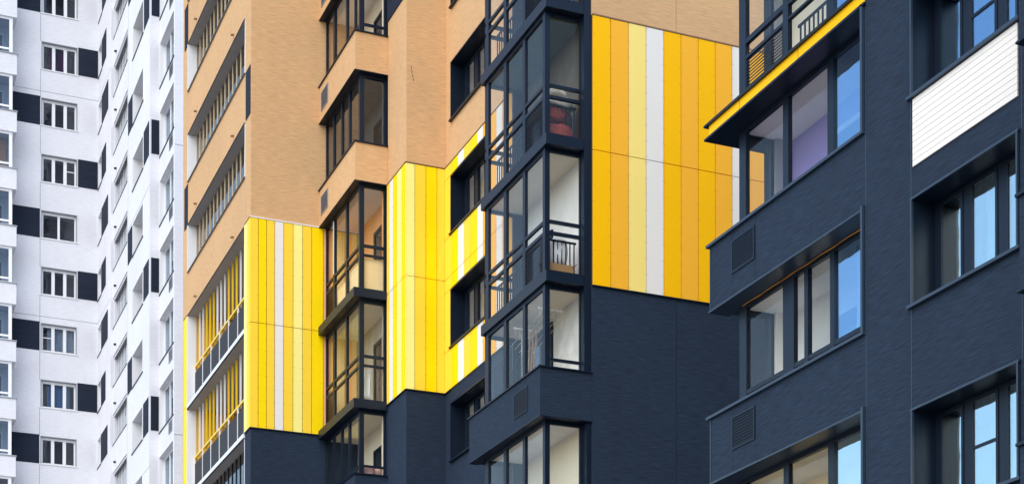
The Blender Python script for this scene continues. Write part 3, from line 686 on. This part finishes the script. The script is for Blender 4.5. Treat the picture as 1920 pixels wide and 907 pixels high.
# bay with tall windows X=14.25 (Y 70.0 .. 73.15) and white strip Y=70.0
FW3 = ('X', 14.25)
h3 = [(70.12, 73.14, 36.07+3*k, 38.02+3*k) for k in range(-10, 6)]
wall(wt, FW3, 70.1, 73.15, ZB, ZW, h3, 'white', .3, 'white_wall')
for k in range(-10, 6):
    z0 = 36.07+3*k
    window(wt, FW3, 70.12, 73.14, z0, z0+1.95, [(70.25, 71.05), (71.15, 71.95), (72.05, 73.05)], .22, fm='white_metal', gm='glass_r2', mt=.12, liner='white_metal', lip=.01, sillm='black_metal', room='room')
    louvre(wt, FW3, 70.3, 71.07, z0-.62, z0-.12, 'grey_metal', .03, .06, 0, 'grey_metal')
FW6 = ('Y', 70.0)
wall(wt, FW6, 14.25, 22, ZB, ZW, [], 'white', .1, 'white_wall', joints_z=(32.3, 20.2), jm='grey_metal', jw=.03)
co = MB(); co.box(16.4, 22, 70.4, 93, ZB, ZW, 'core'); co.box(15.5, 22, 70.4, 78, ZB, ZW, 'core'); co.box(4, 22, 93.2, 94, ZB, ZW, 'core'); co.box(4.0, 11.4, 92.28, 93.2, ZB, ZW, 'core'); co.box(15.8, 16.4, 88, 93, ZB, ZW, 'core'); co.build('inner_wall', wt)
rf = MB(); rf.box(4, 22, 91.97, 94.2, ZW, ZW+.3, 'grey_metal'); rf.box(13.8, 22, 70, 91.97, ZW, ZW+.3, 'grey_metal'); rf.build('roof', wt)

# ================================================================== loose things seen behind the glass
def curtain(F, s0, s1, z0, z1, d, m, label, group=None, amp=.03, waves=7, lean=0.):
    """hanging cloth with folds, gathered a little towards the bottom"""
    me = bmesh.new(); n = 48; rows = 8; vs = []
    for j in range(rows+1):
        t = j/rows; row = []
        for i in range(n+1):
            u = i/n; s = s0+(s1-s0)*u+lean*t*(1-u)
            dd = d+amp*math.sin(u*waves*2*math.pi+.6*math.sin(t*3))*(.4+.6*t)+.012*math.sin(u*31+t*5)
            z = z1+(z0-z1)*t
            row.append(me.verts.new((F[1]+dd, s, z) if F[0] == 'X' else (s, F[1]+dd, z)))
        vs.append(row)
    for j in range(rows):
        for i in range(n): me.faces.new((vs[j][i], vs[j][i+1], vs[j+1][i+1], vs[j+1][i]))
    msh = bpy.data.meshes.new('curtain'); me.to_mesh(msh); me.free(); msh.materials.append(M[m])
    for p in msh.polygons: p.use_smooth = True
    o = bpy.data.objects.new('curtain', msh); C.objects.link(o); so = o.modifiers.new('thick', 'SOLIDIFY'); so.thickness = .004
    return tag(o, label, 'curtain', group or 'curtains and blinds behind the windows')
def pillow(name, c, size, m, label, cat, seed=0, rot=0, bumps=.06, group=None):
    """soft stuffed shape: flattened, with sagging corners and creases"""
    rnd = random.Random(seed); bm = bmesh.new(); bmesh.ops.create_cube(bm, size=2); bmesh.ops.subdivide_edges(bm, edges=bm.edges, cuts=7, use_grid_fill=True)
    ph = [rnd.uniform(0, 6) for _ in range(6)]
    for v in bm.verts:
        x, y, z = v.co; e = (abs(x)**2.6+abs(y)**2.6+abs(z)**2.6)**(1/2.6); k = 1/e
        p = Vector((x, y, z))*k*(1+bumps*(math.sin(5*x+ph[0])*math.sin(4*y+ph[1])+.6*math.sin(7*z+ph[2]+3*x)))
        p = Vector((p.x*size[0]/2, p.y*size[1]/2, p.z*size[2]/2)); v.co = Matrix.Rotation(rot, 3, 'Z') @ p+Vector(c)
    me = bpy.data.meshes.new(name); bm.to_mesh(me); bm.free(); me.materials.append(M[m])
    for p in me.polygons: p.use_smooth = True
    o = bpy.data.objects.new(name, me); C.objects.link(o); return tag(o, label, cat, {'blanket': 'blankets in the bedding pile', 'pillow': 'pillows on the bedding pile', 'bag': 'cloth bags in the left corner balcony'}.get(cat))

# curtains behind the right block's windows; blue ones hold sky light as colour
curtain(FA, 17.82, 19.02, 8.80, 10.2, .55, 'curtain', 'pale sheer curtain behind the two right panes of the window below the white slatted cladding')
curtain(FA, 19.52, 19.80, 8.80, 10.2, .66, 'tan', 'drab curtain gathered at the left pane of the window below the white slatted cladding', waves=3)
curtain(FA, 17.82, 18.95, 5.80, 7.2, .62, 'curtain', 'pale sheer curtain in the lowest framed window of the navy block')
curtain(FA, 19.30, 19.50, 5.80, 7.2, .60, 'curtain', 'narrow pale curtain edge in the lowest framed window of the navy block', waves=2)
curtain(FA, 17.82, 18.75, 11.78, 13.2, .62, 'bluecurtain', 'curtain painted in blue sky light behind the upper right window above the white slatted cladding')
curtain(FA, 19.30, 19.44, 11.78, 13.2, .60, 'bluecurtain', 'narrow curtain strip painted in blue sky light at the left pane of the window above the white slatted cladding', waves=2)
curtain(FA, 21.3, 22.2, 8.80, 10.5, .60, 'curtain', 'long white curtain at the right end of the balcony with the orange sealant strip', lean=.35)
curtain(FA, 21.3, 22.4, 13.92, 16.5, .66, 'bluecurtain', 'blue cloth standing in for the sky reflection at the right end of the balcony above the yellow slab edge')  # the pane's blue sky reflection, built as a curtain
# curtains in the white tower
wl = {0: ('plum', 'plum purple curtains in the topmost full window of the white tower'), -5: ('curtain', 'pale curtain behind the window of the white tower with the small split left sash'), -6: ('bluecurtain', 'grey blue gathered curtains in the last but one window row of the white tower')}
for k, (m, lb) in wl.items():
    z0 = 45.21+3*k
    curtain(FWR, 12.0, 13.2 if k != -5 else 13.4, z0+.06, z0+1.4, .42, m, lb, waves=8)

curtain(FWR, 7.6, 9.8, 39.25, 41.0, -.25, 'orange', 'warm tan blind in the third balcony from the top at the white tower left edge', waves=12, amp=.015)
# bedding piled up behind the glass of the upper middle balcony
M['redplaid'] = mat('red_checked_cloth', (.22, .035, .025), .9, 0, .55, 16)
M['creamcloth'] = mat('cream_cloth', (.62, .56, .46), .9, 0, .15, 8)
M['darkcloth'] = mat('dark_patterned_cloth', (.05, .035, .04), .9, 0, .6, 18)
M['cardboard'] = mat('cardboard', (.34, .20, .09), .9, 0, .12, 4)
M['whitesack'] = mat('white_plastic', (.78, .80, .84), .5, 0, .05, 4)
M['wood'] = mat('pole_wood', (.26, .16, .08), .7, 0, .25, 6)
M['pinkcloth'] = mat('rose_cloth', (.62, .38, .36), .9, 0, .4, 10)
pillow('blanket_bundle', (15.50, 34.12, 17.44), (.72, .42, .46), 'redplaid', 'red checked blanket bundle at the bottom of the bedding pile', 'blanket', 1)
pillow('blanket_bundle', (15.44, 34.14, 17.84), (.62, .40, .36), 'redplaid', 'red checked blanket bundle in the middle of the bedding pile', 'blanket', 4, .2)
pillow('blanket_bundle', (15.70, 34.20, 17.78), (.30, .36, .40), 'darkcloth', 'dark patterned bundle squeezed at the right of the bedding pile', 'blanket', 7)
pillow('pillow', (15.52, 34.14, 18.12), (.74, .44, .28), 'creamcloth', 'cream pillow lying flat on the red blanket bundles', 'pillow', 2)
pillow('pillow', (15.46, 34.16, 18.34), (.50, .38, .20), 'creamcloth', 'small light pillow on top of the whole bedding pile', 'pillow', 3, .3)
# box and white sack on the balcony below
def carton(c, size, label):
    b = MB(); x, y, z = c; a, d_, h = size
    b.box(x-a/2, x+a/2, y-d_/2, y+d_/2, z, z+h, 'cardboard'); b.obox((x-a/2-.05, y, z+h+.02), (.14, d_, .006), (0, .5, 0), 'cardboard'); b.obox((x+a/2+.05, y, z+h+.02), (.14, d_, .006), (0, -.5, 0), 'cardboard')
    return tag(b.build('cardboard_box'), label, 'box')
carton((15.45, 34.05, 14.215), (.60, .34, .26), 'brown cardboard box with open flaps on the floor of the second middle balcony')
pillow('sack', (15.48, 34.10, 14.82), (.44, .30, .66), 'whitesack', 'tall white plastic sack standing on the cardboard box', 'sack', 5, 0, .03)
# clothes rods under a ceiling, poles leaning below them, a folded chair frame
r = MB()
for i in range(6):
    x = 15.22+.11*i; r.rod((x, 34.15, 13.58-.02*(i % 3)), (x, 36.2, 13.34-.05*(i % 3)), .006, 'straw2', 6)
for y in (34.5, 35.9):
    r.box(15.18, 15.82, y, y+.02, 13.66, 13.70, 'white_metal')
    for i in range(6): x = 15.22+.11*i; r.rod((x, y+.01, 13.67), (x, y+.01, 13.48-.06*(i % 3)), .003, 'white_metal', 4)
tag(r.build('clothes_drying_rack'), 'white ceiling clothes rack with slack level rods in the lower middle balcony', 'drying rack')
for i, (dx, m, lb) in enumerate(((0, 'grey_metal', 'grey metal pole, leftmost of the leaning poles in the lower middle balcony'), (.10, 'grey_metal', 'second grey pole from the left among the leaning poles'), (.22, 'wood', 'brown wooden pole right of the two grey ones'), (.31, 'wood', 'brown wooden pole, second from right of the leaning poles'), (.40, 'wood', 'brown wooden pole, rightmost of the leaning poles'))):
    p = MB(); p.obox((15.32+dx*.4, 35.75-dx*.9, 12.85), (.03, .045, 1.35), (-.10+.05*i, .05, 0), m); tag(p.build('pole'), lb, 'pole', 'poles leaning in the lower middle balcony')
ch = MB()
for p, q in (((15.25, 36.6, 12.1), (15.25, 36.6, 12.75)), ((15.25, 36.6, 12.75), (15.25, 36.15, 12.80)), ((15.25, 36.15, 12.80), (15.25, 36.15, 12.1)), ((15.27, 36.0, 12.1), (15.27, 36.0, 12.95)), ((15.27, 36.0, 12.95), (15.27, 35.7, 13.0)), ((15.27, 35.7, 13.0), (15.27, 35.7, 12.1))): ch.rod(p, q, .012, 'black_metal', 6)
tag(ch.build('chair_frame'), 'black tube frame of a folded chair behind the lower middle glazing', 'chair frame')
# left corner balconies
curtain(('Y', 43.9), 14.06, 14.32, 14.2, 15.0, .0, 'whitesack', 'white sheet hanging behind the rail of the middle left corner balcony', waves=2, lean=-.05)
pillow('bag', (14.25, 43.95, 12.22), (.42, .34, .30), 'pinkcloth', 'rose and white cloth bag behind the lowest corner glazing at the left', 'bag', 9)
pillow('bag', (14.52, 43.98, 12.22), (.22, .30, .26), 'pinkcloth', 'smaller rose cloth bag right of the larger one behind the lowest corner glazing', 'bag', 11)
w_ = MB(); w_.box(13.915, 13.93, 46.09, 46.13, 18.35, 19.86, 'white_metal'); w_.build('mullion_highlight', tower)  # bright highlight on the mullion, made as a white strip
print('objects', len(bpy.data.objects))
